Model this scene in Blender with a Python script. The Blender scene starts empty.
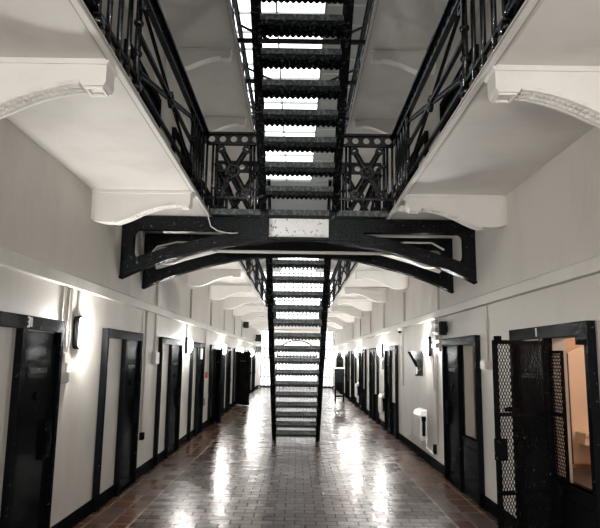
import bpy, bmesh, math, random
from mathutils import Vector, Matrix
random.seed(7)
PI = math.pi
scn = bpy.context.scene
COL = scn.collection

# ------------------------------------------------------------------ materials
def nodes(name):
    m = bpy.data.materials.new(name); m.use_nodes = True
    nt = m.node_tree; b = nt.nodes['Principled BSDF']
    return m, nt, b
def N(nt, t, **kw):
    n = nt.nodes.new(t)
    for k, v in kw.items():
        if k in n.inputs: n.inputs[k].default_value = v
        else: setattr(n, k, v)
    return n
def ramp(nt, fac, stops):
    r = N(nt, 'ShaderNodeValToRGB')
    e = r.color_ramp.elements
    while len(e) < len(stops): e.new(0.5)
    for k, (p, c) in enumerate(stops):
        e[k].position = p; e[k].color = (*c, 1) if len(c) == 3 else c
    nt.links.new(fac, r.inputs[0]); return r
def g(v): return (v, v, v)

def paint(name, c, rough=.55, stain=.12, bump=.15, scale=1.5, fine=40, streak=False):
    m, nt, b = nodes(name)
    tc = N(nt, 'ShaderNodeTexCoord')
    src = tc.outputs['Object']
    if streak:
        mp = N(nt, 'ShaderNodeMapping'); mp.inputs['Scale'].default_value = (1, 1, .45)
        nt.links.new(src, mp.inputs[0]); src1 = mp.outputs[0]
    else: src1 = src
    n1 = N(nt, 'ShaderNodeTexNoise', Scale=scale, Detail=6.0, Roughness=.62)
    nt.links.new(src1, n1.inputs['Vector'])
    lo = tuple(x*(1-stain*1.6) for x in c); hi = tuple(min(1, x*(1+stain*.5)) for x in c)
    r = ramp(nt, n1.outputs['Fac'], [(.3, lo), (.5, c), (.75, hi)])
    nt.links.new(r.outputs[0], b.inputs['Base Color'])
    b.inputs['Roughness'].default_value = rough
    n2 = N(nt, 'ShaderNodeTexNoise', Scale=fine, Detail=4.0)
    nt.links.new(src, n2.inputs['Vector'])
    bp = N(nt, 'ShaderNodeBump', Strength=bump, Distance=.01)
    nt.links.new(n2.outputs['Fac'], bp.inputs['Height']); nt.links.new(bp.outputs[0], b.inputs['Normal'])
    return m

def black_gloss(name, c=(.0035, .004, .0048), rough=.15, chip=.68, chipc=(.12, .135, .14), bump=.3, fine=45, gl=.013):
    """old black enamel: matt black body, chipped spots, a thin coat that only glints"""
    m, nt, b = nodes(name)
    tc = N(nt, 'ShaderNodeTexCoord')
    n1 = N(nt, 'ShaderNodeTexNoise', Scale=26.0, Detail=8.0, Roughness=.7)
    nt.links.new(tc.outputs['Object'], n1.inputs['Vector'])
    r = ramp(nt, n1.outputs['Fac'], [(0, c), (chip-.05, c), (chip, chipc)])
    n2 = N(nt, 'ShaderNodeTexNoise', Scale=fine, Detail=3.0)
    nt.links.new(tc.outputs['Object'], n2.inputs['Vector'])
    bp = N(nt, 'ShaderNodeBump', Strength=bump, Distance=.012)
    nt.links.new(n2.outputs['Fac'], bp.inputs['Height'])
    df = N(nt, 'ShaderNodeBsdfDiffuse'); nt.links.new(r.outputs[0], df.inputs['Color']); nt.links.new(bp.outputs[0], df.inputs['Normal'])
    gs = N(nt, 'ShaderNodeBsdfAnisotropic'); gs.inputs['Roughness'].default_value = rough; gs.inputs['Color'].default_value = (.92, .97, 1, 1)
    nt.links.new(bp.outputs[0], gs.inputs['Normal'])
    mx = N(nt, 'ShaderNodeMixShader'); mx.inputs[0].default_value = gl
    nt.links.new(df.outputs[0], mx.inputs[1]); nt.links.new(gs.outputs[0], mx.inputs[2])
    nt.nodes.remove(b)
    nt.links.new(mx.outputs[0], nt.nodes['Material Output'].inputs['Surface'])
    return m

def emit(name, c, s):
    m, nt, b = nodes(name)
    b.inputs['Base Color'].default_value = (.8, .8, .8, 1)
    b.inputs['Emission Color'].default_value = (*c, 1)
    b.inputs['Emission Strength'].default_value = s
    return m

def floor_mat():
    m, nt, b = nodes('quarry_tile_floor')
    L = nt.links.new
    tc = N(nt, 'ShaderNodeTexCoord')
    sep = N(nt, 'ShaderNodeSeparateXYZ'); L(tc.outputs['Object'], sep.inputs[0])
    def brick(w, h, off, c1, c2, mort, ms):
        t = N(nt, 'ShaderNodeTexBrick', offset=off, squash=1.0)
        t.inputs['Color1'].default_value = (*c1, 1); t.inputs['Color2'].default_value = (*c2, 1)
        t.inputs['Mortar'].default_value = (*mort, 1)
        t.inputs['Scale'].default_value = 1.0; t.inputs['Mortar Size'].default_value = ms
        t.inputs['Mortar Smooth'].default_value = .2; t.inputs['Bias'].default_value = 0
        t.inputs['Brick Width'].default_value = w; t.inputs['Row Height'].default_value = h
        L(tc.outputs['Object'], t.inputs['Vector']); return t
    def mixc(f, a, b_, kind='RGBA', blend='MIX'):
        x = N(nt, 'ShaderNodeMix', data_type=kind)
        if kind == 'RGBA': x.blend_type = blend
        if hasattr(f, 'links'): L(f, x.inputs['Factor'])
        else: x.inputs['Factor'].default_value = f
        sa = [q for q in x.inputs if q.name == 'A' and q.enabled][0]; sb = [q for q in x.inputs if q.name == 'B' and q.enabled][0]
        for sck, v in ((sa, a), (sb, b_)):
            if hasattr(v, 'links'): L(v, sck)
            else: sck.default_value = v
        return [q for q in x.outputs if q.enabled][0]
    mid = brick(.22, .15, .5, (.030, .018, .013), (.056, .034, .025), (.014, .011, .009), .006)
    side = brick(.232, .32, 0, (.085, .040, .026), (.050, .028, .020), (.12, .105, .09), .007)
    midr = brick(.22, .15, .5, g(0), g(1), g(.5), .006)
    sider = brick(.232, .32, 0, g(0), g(1), g(.5), .006)
    ax = N(nt, 'ShaderNodeMath', operation='ABSOLUTE'); L(sep.outputs[0], ax.inputs[0])
    gt = N(nt, 'ShaderNodeMath', operation='GREATER_THAN'); gt.inputs[1].default_value = 1.66; L(ax.outputs[0], gt.inputs[0])
    col = mixc(gt.outputs[0], mid.outputs['Color'], side.outputs['Color'])
    rnd = mixc(gt.outputs[0], midr.outputs['Color'], sider.outputs['Color'])
    mor = mixc(gt.outputs[0], mid.outputs['Fac'], side.outputs['Fac'], 'FLOAT')
    # pale worn joint between the middle field and the side strip
    sb = N(nt, 'ShaderNodeMath', operation='SUBTRACT'); sb.inputs[1].default_value = 1.66; L(ax.outputs[0], sb.inputs[0])
    ab = N(nt, 'ShaderNodeMath', operation='ABSOLUTE'); L(sb.outputs[0], ab.inputs[0])
    lt = N(nt, 'ShaderNodeMath', operation='LESS_THAN'); lt.inputs[1].default_value = .014; L(ab.outputs[0], lt.inputs[0])
    col = mixc(lt.outputs[0], col, (.20, .18, .155, 1))
    n1 = N(nt, 'ShaderNodeTexNoise', Scale=1.3, Detail=5.0, Roughness=.6); L(tc.outputs['Object'], n1.inputs['Vector'])
    r = ramp(nt, n1.outputs['Fac'], [(.25, g(.7)), (.75, g(1.2))])
    col = mixc(1.0, col, r.outputs[0], 'RGBA', 'MULTIPLY')
    L(col, b.inputs['Base Color'])
    rr = ramp(nt, rnd, [(0, g(.22)), (1, g(.32))])
    rgh = mixc(mor, rr.outputs[0], g(.7)+(1,), 'RGBA')
    L(rgh, b.inputs['Roughness'])
    b.inputs['Specular IOR Level'].default_value = .085
    # sunk joints, each tile a little proud or low of its neighbours
    n2 = N(nt, 'ShaderNodeTexNoise', Scale=9.0, Detail=2.0); L(tc.outputs['Object'], n2.inputs['Vector'])
    h1 = N(nt, 'ShaderNodeMath', operation='MULTIPLY_ADD'); L(mor, h1.inputs[0]); h1.inputs[1].default_value = -1.0
    h2 = N(nt, 'ShaderNodeMath', operation='MULTIPLY'); L(n2.outputs['Fac'], h2.inputs[0]); h2.inputs[1].default_value = .5
    L(h2.outputs[0], h1.inputs[2])
    bp = N(nt, 'ShaderNodeBump', Strength=.45, Distance=.005)
    L(h1.outputs[0], bp.inputs['Height']); L(bp.outputs[0], b.inputs['Normal'])
    return m

M = {}
M['wall'] = paint('wall_paint', (.51, .487, .452), .5, .10, .2, 1.3, 30, streak=True)
M['white'] = paint('white_plaster', (.77, .75, .72), .55, .07, .18, 1.6, 30)
M['soffit'] = paint('soffit_plaster', (.66, .64, .61), .6, .09, .15, 1.1, 25)
M['trim'] = paint('trunking_paint', (.56, .54, .505), .45, .08, .1, 2, 40)
M['trimd'] = paint('dark_moulding', (.33, .31, .28), .55, .15, .1, 3, 40)  # darker tone for the groove lines along the gallery lip
M['orn'] = paint('ornament_plaster', (.76, .74, .71), .6, .10, .4, 9, 60)
M['pipe'] = paint('pale_pipe', (.55, .53, .49), .4, .08, .05, 3, 60)
M['black'] = black_gloss('black_gloss_paint')
M['iron'] = black_gloss('black_cast_iron', chip=.67, chipc=(.13, .15, .16), rough=.16, bump=.25, gl=.07)
M['fascia'] = black_gloss('worn_fascia_paint', c=(.0045, .006, .008), chip=.60, chipc=(.13, .17, .20), rough=.2, bump=.4, fine=30, gl=.04)
M['girder'] = black_gloss('black_girder_paint', chip=.675, rough=.16, bump=.3, gl=.018)
M['stair'] = black_gloss('worn_black_stair_iron', chip=.62, chipc=(.06, .07, .075), rough=.25, bump=.5, gl=.02)
M['tread'] = black_gloss('worn_lit_tread_edge', c=(.03, .037, .036), chip=.56, chipc=(.14, .16, .155), rough=.32, bump=.6, fine=60, gl=.06)  # lighter base paints in light caught along the edges, flecks are wear
M['door'] = black_gloss('black_door_enamel', chip=.72, rough=.17, bump=.12, fine=9, gl=.022)
M['enamel'] = black_gloss('chipped_plate_reflection', c=(.95, .96, .96), chip=.63, chipc=(.03, .035, .04), rough=.35, bump=.3, gl=.06)  # bright reflection on the kick plate painted in as white, dark flakes over it
M['base'] = black_gloss('black_skirting_paint', chip=.8, rough=.3, gl=.01)
M['floor'] = floor_mat()
M['cell'] = paint('cell_interior_paint', (.62, .42, .29), .6, .06, .1, 2, 30)
M['celld'] = paint('dim_cell_paint', (.50, .44, .38), .6, .06, .1, 2, 30)
M['wood'] = paint('dark_bench_paint', (.045, .035, .035), .4, .2, .1, 5, 40)
M['shelf'] = paint('shelf_paint', (.74, .62, .50), .5, .05, .1, 3, 30)
M['plastic'] = paint('white_plastic', (.74, .73, .70), .35, .04, .03, 5, 30)
M['grey'] = paint('grey_metal', (.30, .30, .29), .4, .1, .05, 5, 40)
M['dgrey'] = black_gloss('dull_steel', c=(.03, .033, .033), chip=.62, chipc=(.10, .11, .11), gl=.03)
M['num'] = paint('number_paint', (.62, .63, .62), .5, .1, .05, 9, 60)
M['red'] = paint('red_plastic', (.42, .03, .025), .35, .05, .03, 5, 30)
M['roof'] = paint('roof_boarding', (.42, .43, .42), .6, .08, .1, 2, 30)
M['roofline'] = paint('roof_batten', (.75, .76, .75), .6, .05, .1, 2, 30)
M['lens'] = emit('lamp_lens', (1, .967, .915), 820)
M['sky'] = emit('skylight_glass', (.95, .98, 1), 3.5)
M['win'] = emit('daylit_window_glass', (.98, .99, 1), 4)
M['winfill'] = emit('rear_fill_glass', (1, .99, .975), 3)  # glow of the added fill window behind the viewer
M['bulbd'] = emit('added_dim_bulb', (1, .85, .68), 90)
M['bulb'] = emit('added_cell_bulb', (1, .83, .68), 480)

# ------------------------------------------------------------------ mesh builder
class MB:
    def __init__(s): s.v = []; s.f = []
    def add(s, vs, fs):
        o = len(s.v); s.v += [tuple(p) for p in vs]; s.f += [tuple(o+i for i in f) for f in fs]; return s
    def box(s, x0, x1, y0, y1, z0, z1):
        if x0 > x1: x0, x1 = x1, x0
        if y0 > y1: y0, y1 = y1, y0
        if z0 > z1: z0, z1 = z1, z0
        return s.add([(x0,y0,z0),(x1,y0,z0),(x1,y1,z0),(x0,y1,z0),(x0,y0,z1),(x1,y0,z1),(x1,y1,z1),(x0,y1,z1)],
                     [(0,3,2,1),(4,5,6,7),(0,1,5,4),(1,2,6,5),(2,3,7,6),(3,0,4,7)])
    def bar(s, p, q, w, h, up=(0,0,1)):
        p, q = Vector(p), Vector(q); d = (q-p).normalized(); up = Vector(up)
        a = d.cross(up)
        if a.length < 1e-4: a = d.cross(Vector((1,0,0)))
        a.normalize(); b = a.cross(d)
        a *= w/2; b *= h/2
        return s.add([p-a-b,p+a-b,p+a+b,p-a+b,q-a-b,q+a-b,q+a+b,q-a+b],
                     [(0,1,2,3),(7,6,5,4),(4,5,1,0),(5,6,2,1),(6,7,3,2),(7,4,0,3)])
    def cyl(s, p, q, r, n=10, r2=None):
        p, q = Vector(p), Vector(q); d = (q-p).normalized()
        a = d.cross(Vector((0,0,1)))
        if a.length < 1e-4: a = Vector((1,0,0))
        a.normalize(); b = d.cross(a); r2 = r if r2 is None else r2
        vs = [p+(a*math.cos(2*PI*i/n)+b*math.sin(2*PI*i/n))*r for i in range(n)]
        vs += [q+(a*math.cos(2*PI*i/n)+b*math.sin(2*PI*i/n))*r2 for i in range(n)]
        fs = [(i,(i+1)%n,n+(i+1)%n,n+i) for i in range(n)]+[tuple(range(n-1,-1,-1)), tuple(range(n,2*n))]
        return s.add(vs, fs)
    def tube(s, pts, r, n=8):
        for a, b in zip(pts, pts[1:]): s.cyl(a, b, r, n)
        return s
    def ball(s, c, r, sx=1, sy=1, sz=1, n=10, k=6):
        vs = [(c[0], c[1], c[2]-r*sz)]
        for j in range(1, k):
            t = -PI/2+PI*j/k
            for i in range(n):
                vs.append((c[0]+r*sx*math.cos(t)*math.cos(2*PI*i/n), c[1]+r*sy*math.cos(t)*math.sin(2*PI*i/n), c[2]+r*sz*math.sin(t)))
        vs.append((c[0], c[1], c[2]+r*sz)); L = len(vs)-1
        fs = [(0, 1+(i+1)%n, 1+i) for i in range(n)]
        for j in range(k-2):
            for i in range(n):
                a = 1+j*n; fs.append((a+i, a+(i+1)%n, a+n+(i+1)%n, a+n+i))
        a = 1+(k-2)*n
        fs += [(a+i, a+(i+1)%n, L) for i in range(n)]
        return s.add(vs, fs)
    def prism(s, prof, fn, a, b):
        """prof: list of (u,w); fn(u,w,t)->xyz; closed polygon extruded from t=a to t=b"""
        n = len(prof)
        vs = [fn(u, w, a) for u, w in prof]+[fn(u, w, b) for u, w in prof]
        fs = [(i,(i+1)%n,n+(i+1)%n,n+i) for i in range(n)]+[tuple(range(n-1,-1,-1)), tuple(range(n,2*n))]
        return s.add(vs, fs)
    def strip(s, top, bot, fn, a, b):
        """solid between polylines top[i], bot[i] (u,w), extruded a..b"""
        for i in range(len(top)-1):
            s.prism([bot[i], bot[i+1], top[i+1], top[i]], fn, a, b)
        return s
    def ring(s, c, nrm, R, w, t, n=16):
        """flat ring: radius R, radial width w, thickness t"""
        nrm = Vector(nrm).normalized(); c = Vector(c)
        a = nrm.cross(Vector((0,0,1)))
        if a.length < 1e-4: a = Vector((1,0,0))
        a.normalize(); b = nrm.cross(a)
        vs = []
        for i in range(n):
            d = a*math.cos(2*PI*i/n)+b*math.sin(2*PI*i/n)
            vs += [c+d*(R-w/2)-nrm*t/2, c+d*(R+w/2)-nrm*t/2, c+d*(R+w/2)+nrm*t/2, c+d*(R-w/2)+nrm*t/2]
        fs = []
        for i in range(n):
            j = (i+1) % n
            for k in range(4):
                fs.append((4*i+k, 4*i+(k+1)%4, 4*j+(k+1)%4, 4*j+k))
        return s.add(vs, fs)
    def holed(s, c, ex, ez, nrm, w, h, R, t, n=16):
        """rectangular cell w x h with a round hole of radius R, thickness t"""
        c, ex, ez, nrm = map(Vector, (c, ex, ez, nrm))
        vs, fs = [], []
        for i in range(n):
            A = 2*PI*(i+.5)/n; dx, dz = math.cos(A), math.sin(A)
            k = min((w/2)/max(abs(dx),1e-6), (h/2)/max(abs(dz),1e-6))
            for sgn in (-1, 1):
                vs += [c+ex*dx*R+ez*dz*R+nrm*t/2*sgn, c+ex*dx*k+ez*dz*k+nrm*t/2*sgn]
        for i in range(n):
            j = (i+1) % n
            fs += [(4*i,4*i+1,4*j+1,4*j), (4*i+2,4*j+2,4*j+3,4*i+3), (4*i,4*j,4*j+2,4*i+2), (4*i+1,4*i+3,4*j+3,4*j+1)]
        # corner fillers
        for sx in (-1,1):
            for sz in (-1,1):
                for i in range(n):
                    A0 = 2*PI*(i+.5)/n; A1 = 2*PI*(i+1.5)/n
                    def e(A):
                        dx, dz = math.cos(A), math.sin(A)
                        k = min((w/2)/max(abs(dx),1e-6), (h/2)/max(abs(dz),1e-6)); return dx*k, dz*k
                    p0, p1 = e(A0), e(A1)
                    if abs(abs(p0[0])-w/2) < 1e-5 and abs(abs(p1[1])-h/2) < 1e-5 or abs(abs(p0[1])-h/2) < 1e-5 and abs(abs(p1[0])-w/2) < 1e-5:
                        if (p0[0]+p1[0])*sx > 0 and (p0[1]+p1[1])*sz > 0:
                            q = (sx*w/2, sz*h/2); o = len(vs)
                            for sgn in (-1,1):
                                for P in (p0, q, p1): vs.append(c+ex*P[0]+ez*P[1]+nrm*t/2*sgn)
                            fs += [(o,o+1,o+2), (o+3,o+5,o+4)]
        return s.add(vs, fs)
    def build(s, name, mat, parent=None, smooth=False, origin=None):
        off = Vector((0,0,0))
        p = parent
        while p is not None: off += p.location; p = p.parent
        if origin is not None: off = Vector(origin)
        me = bpy.data.meshes.new(name)
        me.from_pydata([tuple(Vector(v)-off) for v in s.v], [], s.f)
        bm = bmesh.new(); bm.from_mesh(me); bmesh.ops.recalc_face_normals(bm, faces=bm.faces); bm.to_mesh(me); bm.free()
        if smooth:
            for pl in me.polygons: pl.use_smooth = True
        o = bpy.data.objects.new(name, me); COL.objects.link(o)
        me.materials.append(M[mat] if isinstance(mat, str) else mat)
        if parent is not None: o.parent = parent
        elif origin is not None: o.location = origin
        return o
def tag(o, label, cat, group=None, kind=None):
    o['label'] = label; o['category'] = cat
    if group: o['group'] = group
    if kind: o['kind'] = kind
    return o
def thing(name, loc, label, cat, group=None, kind=None):
    o = bpy.data.objects.new(name, None); COL.objects.link(o); o.location = loc
    o.empty_display_size = .1
    return tag(o, label, cat, group, kind)
def copy_tree(o, parent=None):
    c = o.copy(); COL.objects.link(c)
    if parent is not None: c.parent = parent
    for ch in list(o.children): copy_tree(ch, c)
    return c
ORD = ['first', 'second', 'third', 'fourth', 'fifth', 'sixth', 'seventh', 'eighth', 'ninth', 'tenth', 'eleventh', 'twelfth', 'thirteenth']
SIDE = {-1: 'left', 1: 'right'}

# ------------------------------------------------------------------ dimensions
W = 2.2            # wall face
Y0, Y1 = -7.0, 35.0
SOF, FL = 3.42, 3.58      # gallery soffit / floor
LIP = 1.11
SOF2, FL2 = 6.66, 6.82
LIP2 = 1.03
TOP = 9.8
LT, LTH = 2.32, .12       # trunking bottom, height
UP = FL            # upper storey offset

# ------------------------------------------------------------------ setting
fl = MB().box(-W-3, W+3, Y0-.3, Y1+.3, -.1, 0).build('floor', 'floor'); tag(fl, 'dark glossy red-brown tiled corridor floor', 'floor', kind='structure')

# cell openings per side: (y0,y1,z0,z1)
RUNITS = [(4.44, 6.08), (7.26, 8.94), (13.2, 14.9), (16.3, 18.0), (19.2, 21.0), (22.4, 24.1), (25.3, 27.0), (28.9, 30.6), (31.4, 33.0)]
LUNITS = [(3.95, 5.54), (6.82, 8.40), (9.60, 11.35), (12.48, 14.1), (15.25, 16.9), (18.1, 19.75), (20.95, 22.6), (24.2, 25.85), (26.9, 28.5), (29.7, 31.3)]
HD0, HD1 = 1.88, 1.985     # header
def unit_geo(u, side=-1):
    y0, y1 = u
    j = .06; BAY = .76 if side > 0 else .70
    return y0, y0+j, y0+j+BAY, y0+j+BAY+.08, y1-j, y1   # jamb, bay, post, door, jamb
def wall(side, opens):
    m = MB(); xa, xb = side*W, side*(W+.14)
    ys = [Y0]
    for (a, b, z) in opens:
        m.box(xa, xb, ys[-1], a, 0, TOP); m.box(xa, xb, a, b, z, TOP); ys.append(b)
    m.box(xa, xb, ys[-1], Y1, 0, TOP)
    o = m.build('wall_'+SIDE[side], 'wall'); tag(o, f'{SIDE[side]} off-white painted cell wall', 'wall', kind='structure'); return o
gR = [unit_geo(u, 1) for u in RUNITS]; gL = [unit_geo(u) for u in LUNITS]
wall(1, [(gR[0][1], gR[0][2], HD0), (gR[1][1], gR[1][2], HD0)])
wall(-1, [(gL[4][3], gL[4][4], HD0), (gL[6][3], gL[6][4], HD0)])
def cell(x0, x1, y0, y1, h, mat, label, name, openings):
    """open box with its corridor side left open"""
    m = MB(); t = .06
    m.box(x1, x1+t*(1 if x1 > 0 else -1), y0-t, y1+t, 0, h)
    m.box(x0, x1, y0-t, y0, 0, h); m.box(x0, x1, y1, y1+t, 0, h)
    m.box(x0, x1, y0-t, y1+t, h, h+t)
    o = m.build(name, mat); tag(o, label, 'wall', kind='structure')
XI = W+.14
cell(XI, XI+2.2, 3.9, 6.10, 2.5, 'cell', 'warm beige painted inside of the open cell behind the mesh gate', 'wall_cell', 0)
cell(XI, XI+2.0, 6.80, 9.0, 2.5, 'celld', 'dim beige inside of the second cell on the right', 'wall_cell', 0)
cell(-XI, -XI-1.5, 15.6, 17.2, 2.4, 'celld', 'dark inside of the cell with the folded back door on the left', 'wall_cell', 0)
cell(-XI, -XI-1.5, 21.6, 23.2, 2.4, 'celld', 'dark inside of the cell with the far open door on the left', 'wall_cell', 0)

# back wall, end wall with windows
tag(MB().box(-W-.28, W+.28, Y0-.3, Y0, 0, TOP).build('wall_back', 'wall'), 'plain wall behind the viewer', 'wall', kind='structure')
WX = 2.1
m = MB()
m.box(-W-.28, -WX, Y1, Y1+.3, 0, TOP); m.box(WX, W+.28, Y1, Y1+.3, 0, TOP)
m.box(-WX, WX, Y1, Y1+.3, 0, .08)
m.box(-WX, -1.35, Y1, Y1+.3, 0, .08); m.box(1.35, WX, Y1, Y1+.3, 0, .08)
for (a, b) in ((-1.42, -1.18), (1.18, 1.42)): m.box(a, b, Y1, Y1+.3, .08, SOF-.1)
m.box(-WX, WX, Y1, Y1+.3, SOF-.15, FL+.35)
m.box(-WX, WX, Y1, Y1+.3, 8.2, TOP)
# arch spandrel over the middle window
R0 = 1.18; zc = 1.75; hh = .95
top = [(-R0+2*R0*i/24, SOF-.1) for i in range(25)]
bot = [(u, zc+hh*math.sqrt(max(0, 1-(u/R0)**2))) for u, _ in top]
m.strip(top, bot, lambda u, w, t: (u, t, w), Y1, Y1+.3)
tag(m.build('wall_end', 'white'), 'pale end wall pierced by tall windows', 'wall', kind='structure')
def window(n, x0, x1, z0, z1, nx, nz, label, arch=False, Y1=Y1, glass='win', s=1):
    r = thing(f'window_{n}', ((x0+x1)/2, Y1+s*.12, z0), label, 'window', kind='structure')
    MB().box(x0, x1, Y1+s*.16, Y1+s*.19, z0, z1).build('pane', glass, r)
    b = MB()
    for i in range(nx+1):
        x = x0+(x1-x0)*i/nx; w = .07 if i in (0, nx) else .045
        b.box(x-w/2, x+w/2, Y1+s*.08, Y1+s*.15, z0, z1)
    for k in range(nz+1):
        z = z0+(z1-z0)*k/nz; w = .07 if k in (0, nz) else .045
        b.box(x0, x1, Y1+s*.09, Y1+s*.15, z-w/2, z+w/2)
    if arch:
        pts = [(R0*.97*math.cos(PI*i/20), zc+hh*.97*math.sin(PI*i/20)) for i in range(21)]
        for (a, c), (d, e) in zip(pts, pts[1:]): b.bar((a, Y1+.1, c), (d, Y1+.1, e), .06, .07, (0, 1, 0))
        b.box(-R0, R0, Y1+.07, Y1+.15, zc-.05, zc+.05)
    b.build('window_bars', 'black', r)
window(1, -1.18, 1.18, .08, 2.72, 12, 3, 'arched barred window in the middle of the far end wall', True)
window(2, -2.1, -1.42, .08, SOF-.15, 3, 6, 'tall narrow barred window at the left of the far end wall')
window(3, 1.42, 2.1, .08, SOF-.15, 3, 6, 'tall narrow barred window at the right of the far end wall')
window(4, -2.1, 2.1, FL+.35, 8.2, 16, 16, 'large gridded upper window of the far end wall')

window(6, -1.9, 1.9, .9, 8.6, 10, 16, 'added unseen gable window behind the viewer giving soft fill', Y1=Y0+.2, glass='winfill', s=-1)  # unseen window added in the back wall for soft frontal fill
# galleries
def slab(side, sof, fl_, lip, label):
    m = MB()
    prof = [(W, sof), (lip+.035, sof), (lip+.035, sof-.012), (lip, sof-.012), (lip, sof+.03), (lip+.012, sof+.042), (lip+.08, sof+.042), (lip+.08, fl_), (W, fl_)]
    m.prism(prof, lambda u, w, t: (side*u, t, w), Y0, Y1)
    o = m.build('gallery_floor', 'soffit'); tag(o, label, 'gallery', kind='structure')
    q = MB()
    q.box(side*(lip+.035), side*(lip+.045), Y0, Y1, sof-.010, sof+.002)
    q.box(side*(lip-.003), side*(lip+.004), Y0, Y1, sof+.006, sof+.016)
    q.build('edge_moulding', 'trimd', o)
for sd in (-1, 1):
    slab(sd, SOF, FL, LIP, f'pale underside of the first gallery along the {SIDE[sd]} wall')
    slab(sd, SOF2, FL2, LIP2, f'grey underside of the top gallery along the {SIDE[sd]} wall')

# roof with skylight
SX0, SX1, SY0, SY1 = -1.75, .56, 6.5, 27.0
m = MB()
m.box(-W-.28, SX0, Y0, Y1, TOP, TOP+.12); m.box(SX1, W+.28, Y0, Y1, TOP, TOP+.12)
m.box(SX0, SX1, Y0, SY0, TOP, TOP+.12); m.box(SX0, SX1, SY1, Y1, TOP, TOP+.12)
ce = m.build('ceiling', 'roof'); tag(ce, 'grey boarded roof with pale battens', 'ceiling', kind='structure')
m = MB()
y = 6.0
while y < 30: m.box(SX1+.05, W, y, y+.035, TOP-.03, TOP); y += .85
m.build('batten', 'roofline', ce)
r = thing('window_5', ((SX0+SX1)/2, SY0, TOP), 'bright white skylight in the roof above the stairs', 'window', kind='structure')
MB().box(SX0, SX1, SY0, SY1, TOP+.10, TOP+.13).build('pane', 'sky', r)
m = MB(); y = SY0
while y < SY1: m.box(SX0, SX1, y, y+.035, TOP+.02, TOP+.09); y += .85
for x in (SX0, -.6, SX1): m.box(x-.02, x+.02, SY0, SY1, TOP, TOP+.1)
m.build('glazing_bar', 'roof', r)

# trunking along the walls and skirting
k = 0
for sd in (-1, 1):
    for lev in (0, UP):
        k += 1
        m = MB()
        prof = [(W, LT+lev), (W-.07, LT+lev), (W-.07, LT+LTH+lev-.02), (W-.055, LT+LTH+lev), (W, LT+LTH+lev)]
        m.prism(prof, lambda u, w, t: (sd*u, t, w), Y0, Y1)
        o = m.build(f'trim_{k}', 'trim')
        tag(o, f'pale cable trunking along the {SIDE[sd]} wall ' + ('above the ground floor doors' if lev == 0 else 'above the gallery doors'), 'trim', kind='structure')
    m = MB(); gs = gL if sd < 0 else gR
    ys = Y0
    for q in gs:
        a, b = (q[0], q[5])
        m.box(sd*W, sd*(W-.018), ys, a, 0, .14); ys = b
    m.box(sd*W, sd*(W-.018), ys, Y1, 0, .14)
    tag(m.build('baseboard_'+SIDE[sd], 'base'), f'black skirting along the {SIDE[sd]} wall', 'baseboard', kind='structure')

# ------------------------------------------------------------------ corbels
CPROF = [(0, -.32), (.04, -.33), (.10, -.345), (.18, -.35), (.26, -.345), (.34, -.32), (.42, -.285), (.52, -.235), (.62, -.195), (.72, -.165), (.82, -.145), (.89, -.14), (.905, -.165), (1.03, -.165), (1.045, -.14)]
def corbel(side, y, sof, ornate):
    r = thing('corbel', (side*W, y, sof), '', 'bracket')
    top = [(u, -.002) for u, _ in CPROF]
    m = MB(); fn = lambda u, w, t: (side*(W-u), y+t, sof+w)
    m.strip(top, CPROF, fn, -.075, .075)
    m.build('bracket_body', 'white', r)
    c = MB()
    c.prism([(0, -.002), (1.06, -.002), (1.06, -.02), (1.05, -.035), (0, -.035)], fn, -.09, .09)
    c.build('moulding', 'white', r)
    if ornate:
        # raised border ribs and a row of leaves on the curved underside, sunk panel at the tip
        o = MB()
        for t in (-.068, .068):
            cur = CPROF[4:12]
            o.strip([(u, w+.01) for u, w in cur], [(u, w-.014) for u, w in cur], fn, t-.010, t+.010)
        pts = CPROF[4:12]
        for (u0, w0), (u1, w1) in zip(pts, pts[1:]):
            for f in (.0, .33, .66):
                u, w = u0+(u1-u0)*f, w0+(w1-w0)*f
                o.ball(fn(u, w, .026), .027, 1, .9, .6, 8, 5); o.ball(fn(u, w, -.026), .027, 1, .9, .6, 8, 5)
        o.build('leaf_ornament', 'orn', r, smooth=False)
        f = MB()
        for (a, b, c0, c1) in ((.915, .93, -.045, .045), (1.01, 1.025, -.045, .045), (.915, 1.025, -.06, -.045), (.915, 1.025, .045, .06)):
            f.prism([(a, -.165), (b, -.165), (b, -.178), (a, -.178)], fn, c0, c1)
        f.build('tip_panel', 'white', r)
    return r
CY = [3.42+2.84*i for i in range(11)]
for sd in (-1, 1):
    for lev, sof in ((0, SOF), (1, SOF2)):
        plain = None
        for i, yc in enumerate(CY):
            orn = lev == 0 and i < 2
            yy = yc + (.0 if lev == 0 else .12)
            if lev == 1 and i < 2: continue
            if orn: r = corbel(sd, yy, sof, True)
            elif plain is None: plain = r = corbel(sd, yy, sof, False)
            else:
                r = copy_tree(plain); r.location = (sd*W, yy, sof)
            n = i if lev == 0 else i-2
            where = 'first gallery' if lev == 0 else 'top gallery'
            tint = ('white scroll bracket with leaf carving' if orn else 'plain white scroll bracket') if lev == 0 else 'grey shaded scroll bracket'
            tag(r, f'{tint} under the {SIDE[sd]} {where}, {ORD[n]} from the viewer', 'bracket', f'scroll brackets under the {SIDE[sd]} {where}')

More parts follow.
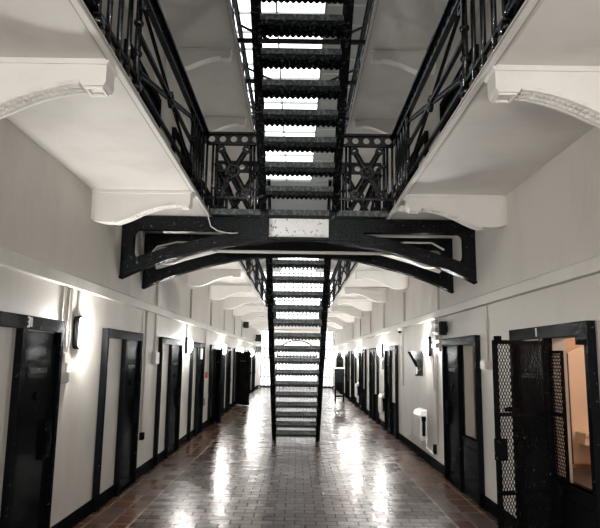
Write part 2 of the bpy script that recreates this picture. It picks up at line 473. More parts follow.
# ------------------------------------------------------------------ cell doors
DIG = {  # strokes on a 3 x 5 grid
 '1': [((.5, 0), (.5, 1)), ((.25, .8), (.5, 1))],
 '3': [((.1, 1), (.9, 1)), ((.9, 1), (.9, 0)), ((.1, 0), (.9, 0)), ((.3, .5), (.9, .5))]}
def number(txt, side, y, z, h, parent):
    m = MB(); w = h*.55
    n = len(txt)
    for k, ch in enumerate(txt):
        for (a, b), (c, d) in DIG[ch]:
            # reads left to right from the corridor: left wall runs +Y, right wall runs -Y
            f = lambda u: y+(-side)*((k-n/2)*w*1.35+u*w)
            m.bar((side*(W-.068), f(a), z+b*h), (side*(W-.068), f(c), z+d*h), h*.2, .008, (side, 0, 0))
    m.build('door_number', 'num', parent)

NDOOR = [0]
def leaf_parts(fn, L, z0, z1, parent, zoff=0):
    """door leaf in local (u along leaf from hinge, d outward, z); fn maps to world"""
    def bx(mb, u0, u1, d0, d1, a, b):
        vs = [fn(u, d, z) for z in (a, b) for (u, d) in ((u0, d0), (u1, d0), (u1, d1), (u0, d1))]
        mb.add(vs, [(0,3,2,1),(4,5,6,7),(0,1,5,4),(1,2,6,5),(2,3,7,6),(3,0,4,7)])
    m = MB(); bx(m, 0, L, -.03, .012, z0, z1)
    for a, b in ((z0, z0+.09), (z1-.09, z1)): bx(m, 0, L, .012, .018, a, b)
    for a, b in ((0, .07), (L-.07, L)): bx(m, a, b, .012, .018, z0, z1)
    for i in range(9):
        z = z0+.05+(z1-z0-.1)*i/8
        for u in (.035, L-.035): m.ball(fn(u, .018, z), .010, 1, 1, 1, 6, 4)
    leaf = m.build('door_leaf', 'door', parent)
    h = MB(); zc = z0+1.52
    bx(h, L*.20, L*.80, .012, .018, zc-.07, zc+.07)
    for (a, b, c, d) in ((.22, .78, -.07, -.052), (.22, .78, .052, .07)): bx(h, L*a, L*b, .018, .024, zc+c, zc+d)
    hatch = h.build('hatch', 'black', leaf)
    s_ = MB(); bx(s_, L*.25, L*.75, .018, .024, zc-.03, zc+.012); s_.build('hatch_slide', 'dgrey', hatch)
    p = MB(); p.cyl(fn(L*.5, .01, zc-.22), fn(L*.5, .03, zc-.22), .035, 12); p.build('spyhole', 'black', leaf)
    k_ = MB(); bx(k_, L-.17, L-.02, .012, .045, z0+.76, z0+1.08); bx(k_, L-.15, L-.04, .045, .052, z0+.80, z0+1.04)
    lock = k_.build('lock_box', 'black', leaf)
    q = MB(); q.cyl(fn(L-.10, .05, z0+.92), fn(L-.10, .075, z0+.92), .010, 8); q.cyl(fn(L-.10, .072, z0+.87), fn(L-.10, .072, z0+.97), .010, 8)
    q.build('handle', 'black', lock)
    return leaf
def door_unit(side, u, z=0, near='panel', leaf='closed', num=None, label='', ang=0):
    NDOOR[0] += 1
    ya, yb, yc, yd, ye, yf = unit_geo(u, side)
    r = thing(f'door_{NDOOR[0]}', (side*W, ya, z), label, 'door', kind='structure')
    P = W-.065; B = W+.02
    X = lambda a: side*a
    MB().box(X(P), X(B), ya, yf, z+HD0, z+HD1).build('header', 'black', r)
    MB().box(X(P), X(B), ya, yb, z, z+HD0).build('jamb', 'black', r)
    MB().box(X(P), X(B), ye, yf, z, z+HD0).build('jamb', 'black', r)
    MB().box(X(P), X(B), yc, yd, z, z+HD0).build('post', 'black', r)
    if near == 'panel':
        MB().box(X(W-.008), X(W+.01), yb, yc, z+.14, z+HD0).build('side_panel', 'wall', r)
        MB().box(X(W-.02), X(W+.01), yb, yc, z, z+.14).build('kick_board', 'base', r)
    elif near == 'half':
        p = MB().box(X(W-.03), X(W+.02), yb, yc, z, z+.72)
        p.box(X(W-.045), X(W+.02), yb, yc, z+.68, z+.72); p.box(X(W-.04), X(W-.03), yb+.05, yc-.05, z+.1, z+.6)
        p.build('half_panel', 'door', r)
    elif near == 'tall':
        MB().box(X(W-.008), X(W+.01), yb, yc, z+.72, z+HD0).build('side_panel', 'wall', r)
        MB().box(X(W-.02), X(W+.01), yb, yc, z, z+.72).build('half_panel', 'door', r)
    L = ye-yd
    MB().box(X(W-.05), X(W+.05), yd, ye, z, z+.03).build('threshold', 'base', r)
    if leaf == 'closed':
        fn = lambda u_, d, zz: (side*(W-.012-d), yd+u_, zz)
    else:
        # hinged on the post, swung back over the near bay by ang degrees from closed
        A = math.radians(ang)
        hx, hy = side*(W-.075), yd-.01
        fn = lambda u_, d, zz: (hx-side*(u_*math.sin(A)+d*math.cos(A)), hy+u_*math.cos(A)-d*math.sin(A)*1, zz)
    leaf_parts(fn, L-.02, z+.035, z+HD0-.01, r)
    if num: number(num, side, yd+.03, z+HD0+.018, .072, r)
    return r
names = {-1: 'left', 1: 'right'}
for i, u in enumerate(LUNITS):
    if i == 0: door_unit(-1, u, label='black cell door numbered 31 at the left edge of the view', num='31')
    elif i == 4: door_unit(-1, u, leaf='open', ang=162, label='open black cell door folded back on the left wall, nearer of the two open ones')
    elif i == 6: door_unit(-1, u, leaf='open', ang=140, label='open black cell door standing out from the left wall, farther of the two open ones')
    else: door_unit(-1, u, label=f'closed black cell door on the left ground floor, {ORD[i]} from the viewer')
for i, u in enumerate(RUNITS):
    if i == 0: door_unit(1, u, near='half', num='1', label='black cell door numbered 1 behind the mesh gate on the right')
    elif i == 1: door_unit(1, u, near='half', label='black cell door with open bay beside the right wall lamp')
    else: door_unit(1, u, near='tall', label=f'closed black cell door on the right ground floor, {ORD[i]} from the viewer')
for sd in (-1, 1):
    for i in range(5):
        u = (4.05+2.88*(i), 5.85+2.88*(i))
        door_unit(sd, u, z=UP, label=f'black cell door up on the {SIDE[sd]} gallery, {ORD[i]} from the viewer')

# ------------------------------------------------------------------ stairs
def scallop_profile(x0, x1, z0, z1, n):
    """list of quads for an apron with a scalloped lower edge"""
    out = []
    w = (x1-x0)/n; k = 6
    for i in range(n):
        for j in range(k):
            a, b = j/k, (j+1)/k
            f = lambda t: z0+.024*(1-math.sin(PI*t))
            out.append(((x0+w*(i+a), f(a)), (x0+w*(i+b), f(b)), (x0+w*(i+b), z1), (x0+w*(i+a), z1)))
    return out
def make_flight(yb, zb, n, first, label, RISE, GO, name='stair_flight'):
    """climbs towards the viewer: yb,zb foot of flight; n treads"""
    r = thing(name, (0, yb, zb), label, 'stairs')
    proto = None
    XT = .40; SL = RISE/GO
    for i in range(first, n+1):
        zt = zb+RISE*i; yn = yb-GO*(i-1)          # nosing (far edge), near edge yn-.25
        if proto is None:
            t = MB(); t.box(-XT, XT, yn-.255, yn, zt-.028, zt)
            for x in (-.36, -.12, .12, .36): t.box(x-.008, x+.008, yn-.24, yn-.01, zt-.06, zt-.028)
            # diagonal lattice ribs under the plate
            for k in range(12):
                x = -XT+.8*k/12
                t.bar((x, yn-.235, zt-.034), (x+.0667, yn-.03, zt-.034), .010, .012)
                t.bar((x+.0667, yn-.235, zt-.034), (x, yn-.03, zt-.034), .010, .012)
            tr = t.build('tread', 'stair', r)
            e = MB(); e.box(-XT, XT, yn-.275, yn-.255, zt-.048, zt+.012)
            e.build('back_edge', 'tread', tr)
            for (ya, yb_, d) in ((yn-.266, yn-.258, .11), (yn-.008, yn, .08)):
                a = MB()
                for q in scallop_profile(-XT, XT, zt-d, zt-.028, 14):
                    a.prism(list(q), lambda u, w, tt: (u, tt, w), ya, yb_)
                a.build('scalloped_apron', 'stair', tr)
            proto = tr; p0 = (yn, zt)
        else:
            c = copy_tree(proto, r); c.location = (0, yn-p0[0], zt-p0[1])
    ye, ze = yb-GO*(n), zb+RISE*(n)
    for sx in (-1, 1):
        s_ = MB()
        P = lambda yy, dz: (sx*.465, yy, zb+(yb-yy)*SL+dz)
        ya, yz = yb+(.02 if zb == 0 else .085), ye-.05
        # web and flanges of the channel string
        for (xa, xb, d0, d1) in ((.45, .47, -.10, .22), (.40, .49, -.125, -.09), (.40, .49, .20, .235)):
            vs = []
            for yy in (ya, yz):
                zz = zb+(yb-yy)*SL
                for (x, d) in ((xa, d0), (xb, d0), (xb, d1), (xa, d1)):
                    vs.append((sx*x, yy, max(zb, zz+d)))
            s_.add(vs, [(0,1,2,3),(7,6,5,4),(4,5,1,0),(5,6,2,1),(6,7,3,2),(7,4,0,3)])
        s_.build('stringer', 'stair', r)
        h = MB(); h.bar(P(yb-.02, 1.0), P(ye, 1.0), .05, .05)
        h.build('handrail', 'iron', r)
        h = MB(); h.bar(P(yb-.02, .55), P(ye, .55), .025, .03); h.build('mid_rail', 'iron', r)
        for i in range(first, n+1):
            yy = yb-GO*(i-.4)
            b = MB().box(sx*.452, sx*.478, yy-.013, yy+.013, zb+(yb-yy)*SL+.2, zb+(yb-yy)*SL+1.0)
            b.build('baluster', 'iron', r)
    return r
make_flight(12.72, 0.0, 16, 1, 'black iron stair flight from the tiled floor up to the footbridge', .209, .247)
make_flight(7.15, 3.473, 16, 1, 'black iron stair flight climbing overhead from the footbridge towards the viewer', .207, .262)
# landing the upper flight arrives at
r = thing('landing', (0, 2.7, 6.8), 'black iron landing at the head of the overhead stairs', 'landing')
MB().box(-LIP2+.05, LIP2-.05, 1.5, 2.75, 6.90, 6.98).build('deck', 'stair', r)
for yy in (1.6, 2.5): MB().box(-LIP2-.6, LIP2+.6, yy, yy+.1, 6.82, 6.90).build('beam', 'iron', r)

# ------------------------------------------------------------------ railings
def xpanel(par, P, Q, z0, z1, mat='iron', k=1.0):
    """cross brace with roundel between plan points P,Q, zone z0..z1"""
    P, Q = Vector((*P, 0)), Vector((*Q, 0)); d = (Q-P).normalized(); nr = Vector((-d.y, d.x, 0))
    m = MB(); A = P+d*.06; B = Q-d*.06
    a0, b1 = A+Vector((0,0,z0+.06)), B+Vector((0,0,z1-.06))
    a1, b0 = A+Vector((0,0,z1-.06)), B+Vector((0,0,z0+.06))
    for p, q in ((a0, b1), (a1, b0)):
        e = (q-p).normalized(); o = e.cross(nr)*.014*k
        m.cyl(p+o, q+o, .0085*k, 8); m.cyl(p-o, q-o, .0085*k, 8)
        m.bar(p, q, .02*k, .010, nr)
    c = (a0+b1)/2
    m.ring(c, nr, .055*(k+1)/2, .03, .036); m.cyl(c-nr*.022, c+nr*.022, .028, 10)
    for p in (a0, a1, b0, b1): m.ring(p, nr, .04, .026, .034, 12)
    return m.build('cross_brace', mat, par)
def rail_band(par, P, Q, z0, z1, holes, mat='iron', hw=.075):
    P, Q = Vector((*P, 0)), Vector((*Q, 0)); L = (Q-P).length; d = (Q-P).normalized(); nr = Vector((-d.y, d.x, 0))
    m = MB(); h = z1-z0
    n = holes or max(1, round(L/.155)); w = L/n
    for i in range(n):
        c = P+d*(w*(i+.5)); c.z = (z0+z1)/2
        m.holed(c, d, (0,0,1), nr, w, h, min(.043, w*.40), .022, 12)
    up = Vector((0,0,z1+.012)); lo = Vector((0,0,z0-.01))
    m.bar(P+up, Q+up, hw, .03); m.bar(P+lo, Q+lo, .05, .02)
    return m.build('top_rail', mat, par)
def post(par, x, y, z0, z1, s=.036, name='post', mat='iron'):
    m = MB().cyl((x, y, z0), (x, y, z1), s*.52, 10)
    if s > .038:
        m.box(x-s*.8, x+s*.8, y-s*.8, y+s*.8, z0, z0+.05)
        for zz in (z0+.28, z1-.28): m.ball((x, y, zz), s*.8, 1, 1, .8, 10, 6)
    m.build(name, mat, par, smooth=True)
RX = 1.20
def side_rail(sd, ya, yb, breaks, zf, label, rx=RX, holes=True):
    r = thing('gallery_railing', (sd*rx, ya, zf), label, 'railing')
    x = sd*rx
    rail_band(r, (x, ya), (x, yb), zf+.80, zf+.92, 0, hw=.075 if zf < 5 else .07)
    MB().bar((x, ya, zf+.09), (x, yb, zf+.09), .03, .03).build('bottom_rail', 'iron', r)
    for (p, q, kind) in breaks:
        if kind == 'x':
            xpanel(r, (x, p), (x, q), zf+.10, zf+.78, k=1.25 if zf < 5 else 1)
            MB().bar((x, p, zf+.44), (x, q, zf+.44), .035, .03).build('tie_bar', 'iron', r)
            for yy in (p, q): post(r, x, yy, zf, zf+.80, .048 if zf < 5 else .04)
        else:
            n = max(2, round((q-p)/.19))
            for i in range(1, n): post(r, x, p+(q-p)*i/n, zf, zf+.80, .036, 'baluster')
    return r
BR0, BR1 = 7.34, 8.52
near = [(-1.5, .8, 'x'), (.8, 1.25, 'b'), (1.25, 3.25, 'x'), (3.25, 4.1, 'b'), (4.1, 6.4, 'x'), (6.4, BR0, 'b')]
far = []
y = BR1
while y < 33.5: far += [(y, y+.55, 'b'), (y+.55, min(34.9, y+2.75), 'x')]; y += 2.8
for sd in (-1, 1):
    side_rail(sd, -1.5, BR0-.03, near, FL, f'black iron gallery railing on the {SIDE[sd]} between viewer and footbridge')
    side_rail(sd, BR1+.05, 34.9, far, FL, f'black iron gallery railing on the {SIDE[sd]} beyond the footbridge')
    nr2 = [(y_, y_+2.6, 'x') for y_ in (3.3, 5.9, 8.6, 11.2, 14.0, 16.8)]
    side_rail(sd, 3.3, 19.5, nr2, FL2, f'black iron railing of the top gallery on the {SIDE[sd]}', rx=LIP2+.12)
# ties across the well at top gallery level
for i, yy in enumerate((7.75, 9.05, 10.5, 12.2)):
    r = thing('tie_beam', (0, yy, FL2), f'black iron tie across the well under the skylight, {ORD[i]} from the viewer', 'tie beam', 'tie beams across the well')
    MB().box(-LIP2, LIP2, yy-.03, yy+.03, FL2-.10, FL2-.04).build('bar', 'iron', r)
    for sd in (-1, 1):
        MB().bar((sd*LIP2, yy-.1, FL2+.16), (sd*.5, yy, FL2-.06), .035, .03).build('stay', 'iron', r)

# ------------------------------------------------------------------ footbridge
br = thing('footbridge', (0, 7.34, SOF), 'black iron footbridge on arched girders between the two galleries', 'bridge')
def arch_z(u):
    """lower edge of the arched girder; u = distance from the wall"""
    pts = [(0, 2.63), (.18, 2.715), (.36, 2.79), (.6, 2.875), (1.0, 2.985), (1.3, 3.05), (1.55, 3.09), (1.8, 3.11), (2.2, 3.12)]
    for (a, b), (c, d) in zip(pts, pts[1:]):
        if u <= c: return b+(d-b)*(u-a)/(c-a)
    return pts[-1][1]
def girder(yc, name, dz):
    b = MB(); T = .05
    TC = 3.235
    for sd in (-1, 1):
        fn = lambda u, w, t: (sd*(W-u), t, w)
        us = [i*.06 for i in range(37)]
        us = [u for u in us if u < 2.2]+[2.2]
        th = .15
        lo = [(u, arch_z(u)+dz) for u in us]
        hi = [(u, min(max(arch_z(u)+th*(1+.25*max(0, 1-u/.4)), 0)+dz, TC)) for u in us]
        b.strip(hi, lo, fn, yc-T, yc+T)                               # arched rib
        b.prism([(0, TC), (2.2, TC), (2.2, SOF-.01), (0, SOF-.01)], fn, yc-T, yc+T)      # top chord
        b.prism([(0, 2.66+dz), (.15, 2.78+dz), (.15, TC), (0, TC)], fn, yc-T*.94, yc+T*.94)          # wall leg
        # solid web where rib and chord meet
        b.prism([(1.42, arch_z(1.42)+.1), (2.2, 3.13), (2.2, TC), (1.42, TC)], fn, yc-T*.6, yc+T*.6)
        # rounded corners of the opening
        for (uc, wc, su, sw) in ((.15, TC, 1, -1), (.15, arch_z(.15)+dz+.19, 1, 1)):
            R = .07; q = [(uc, wc)]+[(uc+su*(R-R*math.sin(PI/2*k/6)), wc+sw*(R-R*math.cos(PI/2*k/6))) for k in range(7)]
            b.prism(q, fn, yc-T*.97, yc+T*.97)
        # bottom flange following the arch
        b.strip([(u, w+.012) for u, w in lo], [(u, w-.012) for u, w in lo], fn, yc-T*1.5, yc+T*1.5)
    g_ = b.build(name, 'girder', br)
    rv = MB()
    for sd in (-1, 1):
        for k in range(14):
            u = .25+.13*k
            rv.ball((sd*(W-u), yc-T, arch_z(u)+dz+.07), .012, 1, .6, 1, 6, 4)
            rv.ball((sd*(W-u), yc-T, 3.33), .012, 1, .6, 1, 6, 4)
    rv.build('rivet', 'iron', g_)
girder(7.37, 'front_girder', 0)
girder(8.47, 'rear_girder', 0)
MB().box(-LIP+.02, LIP-.02, 7.30, 8.60, SOF, 3.50).build('deck', 'stair', br)
MB().box(-LIP, LIP, 7.28, 7.31, 3.435, 3.505).build('nosing', 'tread', br)
for sd in (-1, 1):
    m = MB().box(sd*.47, sd*.80, 7.30, 7.32, 3.125, 3.42)
    m.box(sd*.47, sd*.80, 7.28, 7.30, 3.40, 3.43); m.box(sd*.47, sd*.50, 7.27, 7.285, 3.125, 3.40)
    m.build('fascia_plate', 'girder', br)
    m = MB().box(sd*.375, sd*.47, 7.25, 7.32, 3.08, 3.50); m.build('hanger', 'stair', br)
fp = MB(); fp.box(-.375, .375, 7.285, 7.31, 3.15, 3.39); kp = fp.build('kick_plate', 'enamel', br)
fp = MB(); fp.box(-.40, .40, 7.265, 7.29, 3.39, 3.43); fp.box(-.40, .40, 7.265, 7.29, 3.12, 3.155)
for x in (-.39, .37): fp.box(x, x+.02, 7.265, 7.29, 3.12, 3.43)
fp.build('plate_frame', 'stair', kp)
m = MB()
for k in range(5): m.box(-1.0+.42*k, -.96+.42*k, 7.42, 8.42, 3.30, 3.42)
m.build('joist', 'iron', br)
MB().box(-1.05, 1.05, 7.42, 8.42, 3.10, 3.13).build('soffit_plate', 'base', br)
# bridge railings, a thing each
def bridge_rail(yy, xa, xb, label, z=FL):
    r = thing('bridge_railing', ((xa+xb)/2, yy, z), label, 'railing')
    rail_band(r, (xa, yy), (xb, yy), z+.80, z+.92, 5)
    MB().bar((xa, yy, z+.09), (xb, yy, z+.09), .03, .03).build('bottom_rail', 'iron', r)
    d = (xb-xa)
    xpanel(r, (xa+d*.20, yy), (xa+d*.82, yy), z+.10, z+.78, k=1.7)
    for f in (.02, .13, .20, .82, .88, .97): post(r, xa+d*f, yy, z-.073, z+.80, .04 if f in (.2, .82) else .03, 'post' if f in (.2, .82) else 'baluster')
for sd in (-1, 1):
    bridge_rail(7.36, min(sd*RX, sd*.5), max(sd*RX, sd*.5), f'front railing of the footbridge, {SIDE[sd]} of the stairs')
    bridge_rail(8.50, min(sd*RX, sd*.5), max(sd*RX, sd*.5), f'rear railing of the footbridge, {SIDE[sd]} of the stairs')
# pale conduits under the bridge
def pipe(pts, rad, label, name='conduit', mat='pipe', cat='pipe', group=None):
    o = MB().tube(pts, rad).build(name, mat, origin=pts[0]); tag(o, label, cat, group); return o
pipe([(-1.1, 7.9, 3.075), (1.25, 7.9, 3.075)], .022, 'pale conduit running under the footbridge from side to side')
pipe([(-1.75, 7.60, 3.27), (-.52, 7.60, 3.26)], .02, 'pale conduit behind the left opening of the front girder')
pipe([(.52, 7.60, 3.255), (2.0, 7.60, 3.265)], .028, 'pale conduit behind the right opening of the front girder')
pipe([(-1.12, 7.2, 3.52), (-1.11, 7.2, 3.36), (-1.08, 7.2, 3.26), (-1.0, 7.22, 3.21), (-.85, 7.22, 3.18), (-.75, 7.24, 3.19)], .006, 'white cable hanging from the left gallery edge onto the girder', 'cable', 'pipe', 'cable')
pipe([(1.9, 7.7, 3.1), (1.75, 7.75, 3.2), (1.4, 7.75, 3.2), (1.10, 7.7, 3.15)], .012, 'pale cable sagging behind the right girder opening', 'cable', 'pipe', 'cable')
pipe([(-1.95, 7.7, 2.95), (-1.85, 7.75, 3.1), (-1.6, 7.75, 3.16), (-1.2, 7.75, 3.16)], .012, 'pale cable bent behind the left girder opening', 'cable', 'pipe', 'cable')

# ------------------------------------------------------------------ wall lamps
def lamp(sd, y, label, z=1.90, group=None, n=1):
    r = thing('wall_lamp', (sd*W, y, z), label, 'lamp', group)
    st = [(.062*math.cos(PI*k/8), .10+.062*math.sin(PI*k/8)) for k in range(9)]
    st += [(-a, -b) for a, b in st]
    MB().prism(st, lambda u, w, t: (t, y+u, z+w), sd*W, sd*(W-.06)).build('housing', 'black', r)
    st2 = [(u*1.12, w*1.05) for u, w in st]
    MB().prism(st2, lambda u, w, t: (t, y+u, z+w), sd*(W-.045), sd*(W-.062)).build('rim', 'black', r)
    MB().ball((sd*(W-.066), y, z), .054, 1.35, .98, 2.75, 12, 10).build('lens', 'lens', r, smooth=True)
    return r
LL = [-5.8, 0.2, 5.98, 11.95, 17.65, 23.3, 28.8, 33.6]
RL = [-5.8, 0.4, 9.95, 15.5, 21.6, 27.6, 33.4]
for sd, ls in ((-1, LL), (1, RL)):
    for i, yy in enumerate(ls):
        if yy < 1: lb = f'added unseen bulkhead lamp behind the viewer on the {SIDE[sd]}, ' + ('far one' if i == 0 else 'near one')  # unseen lamps added behind the viewer to brighten the soffits
        else: lb = f'glowing bulkhead lamp on the {SIDE[sd]} wall, {ORD[i-2]} from the viewer'
        lamp(sd, yy, lb, group=f'bulkhead lamps along the {SIDE[sd]} wall')

# ------------------------------------------------------------------ conduits and boxes on the walls
def vpipe(sd, y, z0, z1, label, rad=.014):
    pipe([(sd*(W-rad-.002), y, z1), (sd*(W-rad-.002), y, z0)], rad, label, group=f'conduits on the {SIDE[sd]} wall')
vpipe(-1, 5.64, 1.70, LT, 'thin pale conduit beside door 31, left one of the pair, ending at a small box')
vpipe(-1, 5.78, 1.52, LT, 'thin pale conduit beside door 31, right one of the pair')
vpipe(-1, 5.98, 2.08, LT, 'short pale conduit feeding the first lamp on the left')
vpipe(-1, 8.56, .95, LT, 'pale conduit right of the second left door, the left one of two')
vpipe(-1, 8.74, .62, LT, 'pale conduit right of the second left door, running down to a black switch')
vpipe(-1, 9.3, 1.72, LT, 'short pale conduit before the third left door')
vpipe(-1, 11.95, 2.08, LT, 'pale conduit above the second lamp on the left')
vpipe(-1, 14.45, .7, LT, 'pale conduit beside the red call point')
vpipe(1, 6.95, 1.66, LT, 'pale conduit left of the mesh gate ending in a junction box')
vpipe(1, 9.70, 1.2, LT, 'pale conduit beside the lamp on the right wall')
vpipe(1, 12.55, 1.15, LT, 'pale conduit on the right wall under the small camera')
vpipe(1, 9.56, .40, LT, 'thin pale conduit left of the second door on the right')
for sd in (-1, 1):
    for i, yy in enumerate((9.3, 12.3, 15.2, 18.0, 20.9, 23.7)):
        vpipe(sd, yy, LT+LTH, SOF-.37, f'grey conduit on the {SIDE[sd]} wall above the trunking, {ORD[i]} from the viewer', .018)
def wbox(name, sd, y0, y1, z0, z1, d, mat, label, cat, parts=None):
    r = thing(name, (sd*W, (y0+y1)/2, z0), label, cat)
    MB().box(sd*W, sd*(W-d), y0, y1, z0, z1).build('body', mat, r)
    lid = MB().box(sd*(W-d), sd*(W-d-.008), y0+.008, y1-.008, z0+.008, z1-.008).build('lid', mat, r)
    return r
wbox('junction_box', -1, 5.58, 5.70, 1.60, 1.70, .06, 'pipe', 'small pale junction box beside door 31, upper one', 'box')
wbox('junction_box', -1, 5.72, 5.85, 1.42, 1.52, .06, 'pipe', 'small pale junction box beside door 31, lower one', 'box')
wbox('junction_box', -1, 9.2, 9.42, 1.56, 1.74, .06, 'wall', 'square pale junction box before the third left door', 'box')
wbox('switch_box', -1, 8.70, 8.79, .51, .61, .05, 'black', 'small black switch box low on the left wall', 'switch')
wbox('junction_box', 1, 6.86, 7.04, 1.58, 1.68, .07, 'pipe', 'pale junction box left of the mesh gate on the right wall', 'box')
wbox('call_point', -1, 14.50, 14.66, 1.18, 1.32, .07, 'red', 'small red fire call point on the left wall', 'alarm')
wbox('switch_box', -1, 14.38, 14.5, .55, .72, .05, 'grey', 'small grey box low on the left wall under the call point', 'switch')
for i, (ya, yb) in enumerate(((10.35, 10.95), (15.05, 15.6), (21.25, 21.9))):
    r = thing('wall_box', (W, (ya+yb)/2, .34), ['white rounded box on the right wall with a black handset and pipe', 'white rounded box on the right wall between third and fourth doors', 'white rounded box far down the right wall'][i], 'box', 'white wall boxes')
    prof = [(0, .34), (.10, .34), (.12, .38), (.12, .74), (.09, .81), (0, .84)]
    MB().prism(prof, lambda u, w, t: (W-u, t, w), ya, yb).build('housing', 'plastic', r)
    m = MB().box(W-.04, W-.085, ya-.04, ya-.002, .42, .72); m.box(W-.03, W-.095, ya-.045, ya-.002, .66, .74)
    m.build('side_panel', 'black', r)
    if i == 0:
        MB().tube([(W-.03, ya-.03, .36), (W-.03, ya-.10, .24), (W-.03, ya-.62, .22)], .014).build('pipe', 'pipe', r)
        MB().box(W, W-.045, ya-.68, ya-.61, .23, .37).build('outlet_box', 'black', r)
wbox('wall_box', 1, 15.15, 15.45, 1.42, 1.66, .08, 'plastic', 'small white box on the right wall above the rounded one', 'box')
# black wedge speaker and frame below it
r = thing('wall_speaker', (W, 10.95, 1.45), 'black wedge shaped box sticking out of the right wall near the lamp', 'speaker')
MB().prism([(0, 1.56), (.08, 1.56), (.22, 1.82), (0, 1.82)], lambda u, w, t: (W-u, t, w), 10.6, 10.88).build('housing', 'black', r)
MB().box(W, W-.09, 10.62, 10.86, 1.40, 1.58).build('bracket', 'black', r)
MB().box(W-.09, W-.095, 10.66, 10.82, 1.43, 1.55).build('label_plate', 'grey', r)
r = thing('vent_grille', (W, 9.31, 1.80), 'grey louvred box under the trunking on the right wall', 'vent')
MB().box(W, W-.06, 9.15, 9.47, 1.80, 2.30).build('housing', 'wall', r)
for k in range(4): MB().box(W-.06, W-.10, 9.17, 9.45, 1.86+.12*k, 1.93+.12*k).build('slat', 'grey', r)
r = thing('wall_speaker', (W, 8.84, 2.04), 'small black box above the second door on the right', 'speaker')
MB().box(W-.02, W-.11, 8.78, 8.90, 2.04, 2.24).build('housing', 'black', r); MB().box(W, W-.02, 8.81, 8.87, 2.08, 2.18).build('bracket', 'black', r)
r = thing('camera', (W-.07, 12.4, 2.30), 'small dark dome camera under the right trunking', 'camera')
MB().cyl((W-.09, 12.4, 2.32), (W-.09, 12.4, 2.26), .05, 12).build('mount', 'plastic', r); MB().ball((W-.09, 12.4, 2.25), .04).build('dome', 'black', r, smooth=True)
for (yy, z, s_, lb) in ((24.3, 2.85, .2, 'small black box on the left wall above the trunking far away'), (31.6, 2.5, .3, 'black loudspeaker high on the far left wall'), (31.9, 1.9, .3, 'black loudspeaker lower on the far left wall')):
    r = thing('wall_speaker', (-W, yy, z), lb, 'speaker')
    MB().box(-W+.03, -W+.03+s_, yy-s_/2, yy+s_/2, z, z+s_*1.2).build('housing', 'black', r); MB().box(-W, -W+.03, yy-.05, yy+.05, z+.05, z+.15).build('bracket', 'black', r)
# white notice on the fourth left door
q = gL[3]
o = MB().box(-W+.035, -W+.04, q[3]+.25, q[3]+.62, 1.62, 1.86).build('notice', 'plastic', origin=(-W+.04, q[3]+.4, 1.62)); tag(o, 'white paper notice on the fourth left cell door', 'notice')
# dark upright stand far on the right
r = thing('trolley', (1.68, 24.0, 0), 'tall dark trolley on thin legs far down the right side', 'trolley')
MB().box(1.5, 1.86, 23.8, 24.2, .75, 1.28).build('cabinet', 'black', r)
MB().box(1.48, 1.88, 23.78, 24.22, 1.28, 1.33).build('top_board', 'plastic', r)
for x in (1.52, 1.84):
    for yy in (23.82, 24.18): MB().box(x-.02, x+.02, yy-.02, yy+.02, 0, .75).build('leg', 'black', r)
MB().box(1.5, 1.86, 23.8, 24.2, .2, .24).build('shelf', 'black', r)
# low black barrier bar before the end wall
r = thing('barrier', (0, 33.9, 0), 'low black rail across the corridor at the far end', 'barrier')
MB().box(-2.1, 2.1, 33.88, 33.92, .10, .16).build('rail', 'black', r)
for x in (-2.0, -.7, .7, 2.0): MB().box(x-.02, x+.02, 33.88, 33.92, 0, .10).build('foot', 'black', r)

# ------------------------------------------------------------------ mesh gate on the right
gate = thing('mesh_gate', (2.1, 5.08, .05), 'black expanded metal gate standing open in front of door 1', 'gate')
HXg, HYg = 2.115, 5.165
TXg, TYg = 1.64, 5.02
gd = Vector((TXg-HXg, TYg-HYg, 0)); GL = gd.length; gd.normalize(); gn = Vector((-gd.y, gd.x, 0))
def GP(u, z, d=0): return Vector((HXg, HYg, 0))+gd*u+gn*d+Vector((0, 0, z))
GZ0, GZ1 = .06, 1.85
fr = MB()
fr.bar(GP(0, GZ0), GP(0, GZ1), .036, .03, gn); fr.bar(GP(GL, GZ0), GP(GL, GZ1), .036, .03, gn)
fr.bar(GP(0, GZ1-.015), GP(GL, GZ1-.015), .03, .034); fr.bar(GP(0, GZ0+.015), GP(GL, GZ0+.015), .03, .034)
fr.build('gate_frame', 'black', gate)
for z in (1.245, .63): MB().bar(GP(0, z), GP(GL, z), .034, .028).build('cross_bar', 'black', gate)
def mesh_fill(P, u0, u1, z0, z1, name, parent, dw=.027, dh=.054):
    m = MB(); n = int((u1-u0)/dw); w = (u1-u0)/n
    k = int((z1-z0)/dh); h = (z1-z0)/k
    for j in range(k):
        for i in range(n):
            a, b = u0+w*i, u0+w*(i+1); c, d = z0+h*j, z0+h*(j+1); mu, mz = (a+b)/2, (c+d)/2
            for (p, q) in (((a, mz), (mu, d)), ((mu, d), (b, mz)), ((b, mz), (mu, c)), ((mu, c), (a, mz))):
                m.bar(P(p[0], p[1]), P(q[0], q[1]), .0056, .0036, gn)
    return m.build(name, 'black', parent)
mesh_fill(GP, .015, GL-.015, GZ0+.03, GZ1-.03, 'mesh_panel', gate)
m = MB()
p0 = GP(GL-.09, 1.0); p1 = GP(GL+.03, 1.0)
m.bar(GP(GL-.07, .97), GP(GL+.02, .97), .05, .17); m.build('gate_lock', 'black', gate)
m = MB()
m.bar(GP(GL-.03, GZ1), GP(GL-.03, GZ1+.035), .05, .04, gn); m.build('catch', 'black', gate)
m = MB(); m.bar(GP(GL-.20, 1.285), GP(GL-.08, 1.285), .03, .03); m.cyl(GP(GL-.14, 1.285, -.03), GP(GL-.14, 1.285, .03), .022, 10); m.build('latch', 'black', gate)
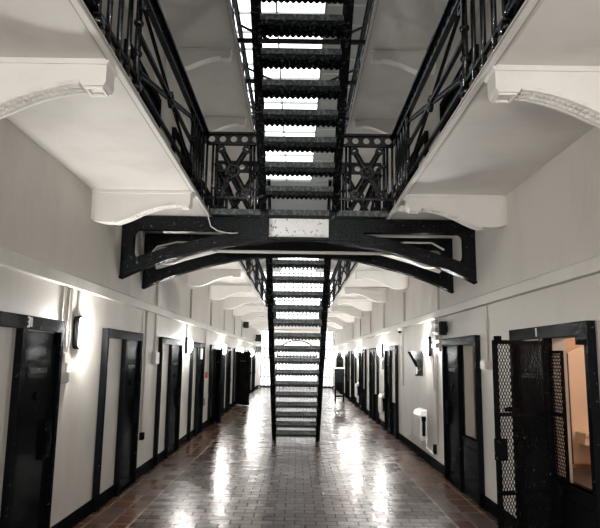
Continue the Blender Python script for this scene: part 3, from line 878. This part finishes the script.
for z in (.3, 1.75): MB().cyl(GP(-.025, z-.05), GP(-.025, z+.05), .02, 10).build('hinge', 'black', gate)
# fixed mesh strip in the bay of door 1
ym = gR[0][2]
strip = thing('mesh_screen', (W-.02, ym, .72), 'narrow black expanded metal screen beside the open bay of door 1', 'screen')
SP = lambda u, z: Vector((W-.02, ym-u, z))
m = MB(); SW = .27
for u in (.012, SW): m.bar(SP(u, .725), SP(u, 1.77), .022, .022, (1, 0, 0))
for z in (.735, 1.245, 1.76): m.bar(SP(0, z), SP(SW, z), .024, .022)
m.build('screen_frame', 'black', strip)
gn_keep = gn; gn = Vector((1, 0, 0))
mesh_fill(SP, .02, SW-.01, .74, 1.75, 'mesh_panel', strip)
gn = gn_keep
# bolt casing at the top of the open bay
r = thing('bolt_box', (W, 4.58, 1.80), 'black bolt casing hanging under the header of door 1', 'bolt')
MB().box(W+.01, W-.05, gR[0][1]+.01, gR[0][1]+.17, 1.81, HD0).build('casing', 'black', r)
MB().cyl((W-.02, gR[0][1]+.2, 1.845), (W-.02, gR[0][1]+.17, 1.845), .014, 10).build('bolt_bar', 'grey', r)
# inside the open cell
r = thing('wall_panel', (2.72, 6.07, .70), 'pale beige board with a slanted top edge inside the open cell', 'panel')
MB().prism([(2.70, .70), (3.9, .70), (3.9, 2.32), (2.70, 1.775)], lambda u, w, t: (u, t, w), 6.04, 6.10).build('board', 'shelf', r)  # slanted top stands in for the sloping cell ceiling
MB().box(2.675, 2.70, 6.035, 6.10, .70, 1.765).build('edge_strip', 'wood', r)
r = thing('shelf', (XI+.5, 6.0, .90), 'beige wall shelf inside the open cell', 'shelf')
MB().box(2.74, 3.9, 5.84, 6.035, .985, 1.01).build('board', 'shelf', r)
MB().box(2.74, 3.9, 5.86, 6.035, .90, .985).build('apron', 'shelf', r)
r = thing('bench', (XI+.6, 5.3, 0), 'dark low bench inside the open cell', 'bench')
MB().box(XI+.02, XI+1.9, 4.6, 5.95, .62, .68).build('top_board', 'wood', r)
for x in (XI+.1, XI+1.8):
    for yy in (4.68, 5.88): MB().box(x-.03, x+.03, yy-.03, yy+.03, 0, .62).build('leg', 'wood', r)
for (x, y, lb) in ((XI+1.1, 4.6, 'added unseen warm bulb lighting the open cell'), (XI+1.0, 7.3, 'added unseen bulb dimly lighting the second right cell')):  # unseen bulbs added to brighten the cell insides
    r = thing('added_cell_lamp', (x, y, 2.5), lb, 'lamp')
    MB().cyl((x, y, 2.5), (x, y, 2.46), .05, 12).build('rose', 'plastic', r)
    MB().ball((x, y, 2.40), .06).build('bulb', 'bulb' if y < 6 else 'bulbd', r, smooth=True)

# ------------------------------------------------------------------ camera, world, view
F = 600.0; roll, pitch, yaw = math.radians(.8), math.radians(8.907), math.radians(.16)
fw = Vector((math.sin(yaw)*math.cos(pitch), math.cos(yaw)*math.cos(pitch), math.sin(pitch)))
rt = Vector((math.cos(yaw), -math.sin(yaw), 0)); up = rt.cross(fw)
Rv = rt*math.cos(roll)+up*math.sin(roll); Uv = -rt*math.sin(roll)+up*math.cos(roll)
cam = bpy.data.cameras.new('camera_main'); cam.sensor_fit = 'HORIZONTAL'; cam.sensor_width = 36; cam.lens = 36*F/600
cam.clip_start = .05; cam.clip_end = 200
co = bpy.data.objects.new('camera_main', cam); COL.objects.link(co)
mx = Matrix(((Rv.x, Uv.x, -fw.x, 0), (Rv.y, Uv.y, -fw.y, 0), (Rv.z, Uv.z, -fw.z, 1.68), (0, 0, 0, 1)))
co.matrix_world = mx
scn.camera = co
w = bpy.data.worlds.new('world'); scn.world = w; w.use_nodes = True
w.node_tree.nodes['Background'].inputs[0].default_value = (.8, .9, 1, 1); w.node_tree.nodes['Background'].inputs[1].default_value = .3
vs = scn.view_settings
vs.view_transform = 'Standard'; vs.look = 'None'; vs.gamma = 1; vs.use_curve_mapping = False; vs.exposure = -0.25
scn.cycles.use_denoising = True
scn.cycles.max_bounces = 10; scn.cycles.diffuse_bounces = 6
scn.cycles.sample_clamp_indirect = 6
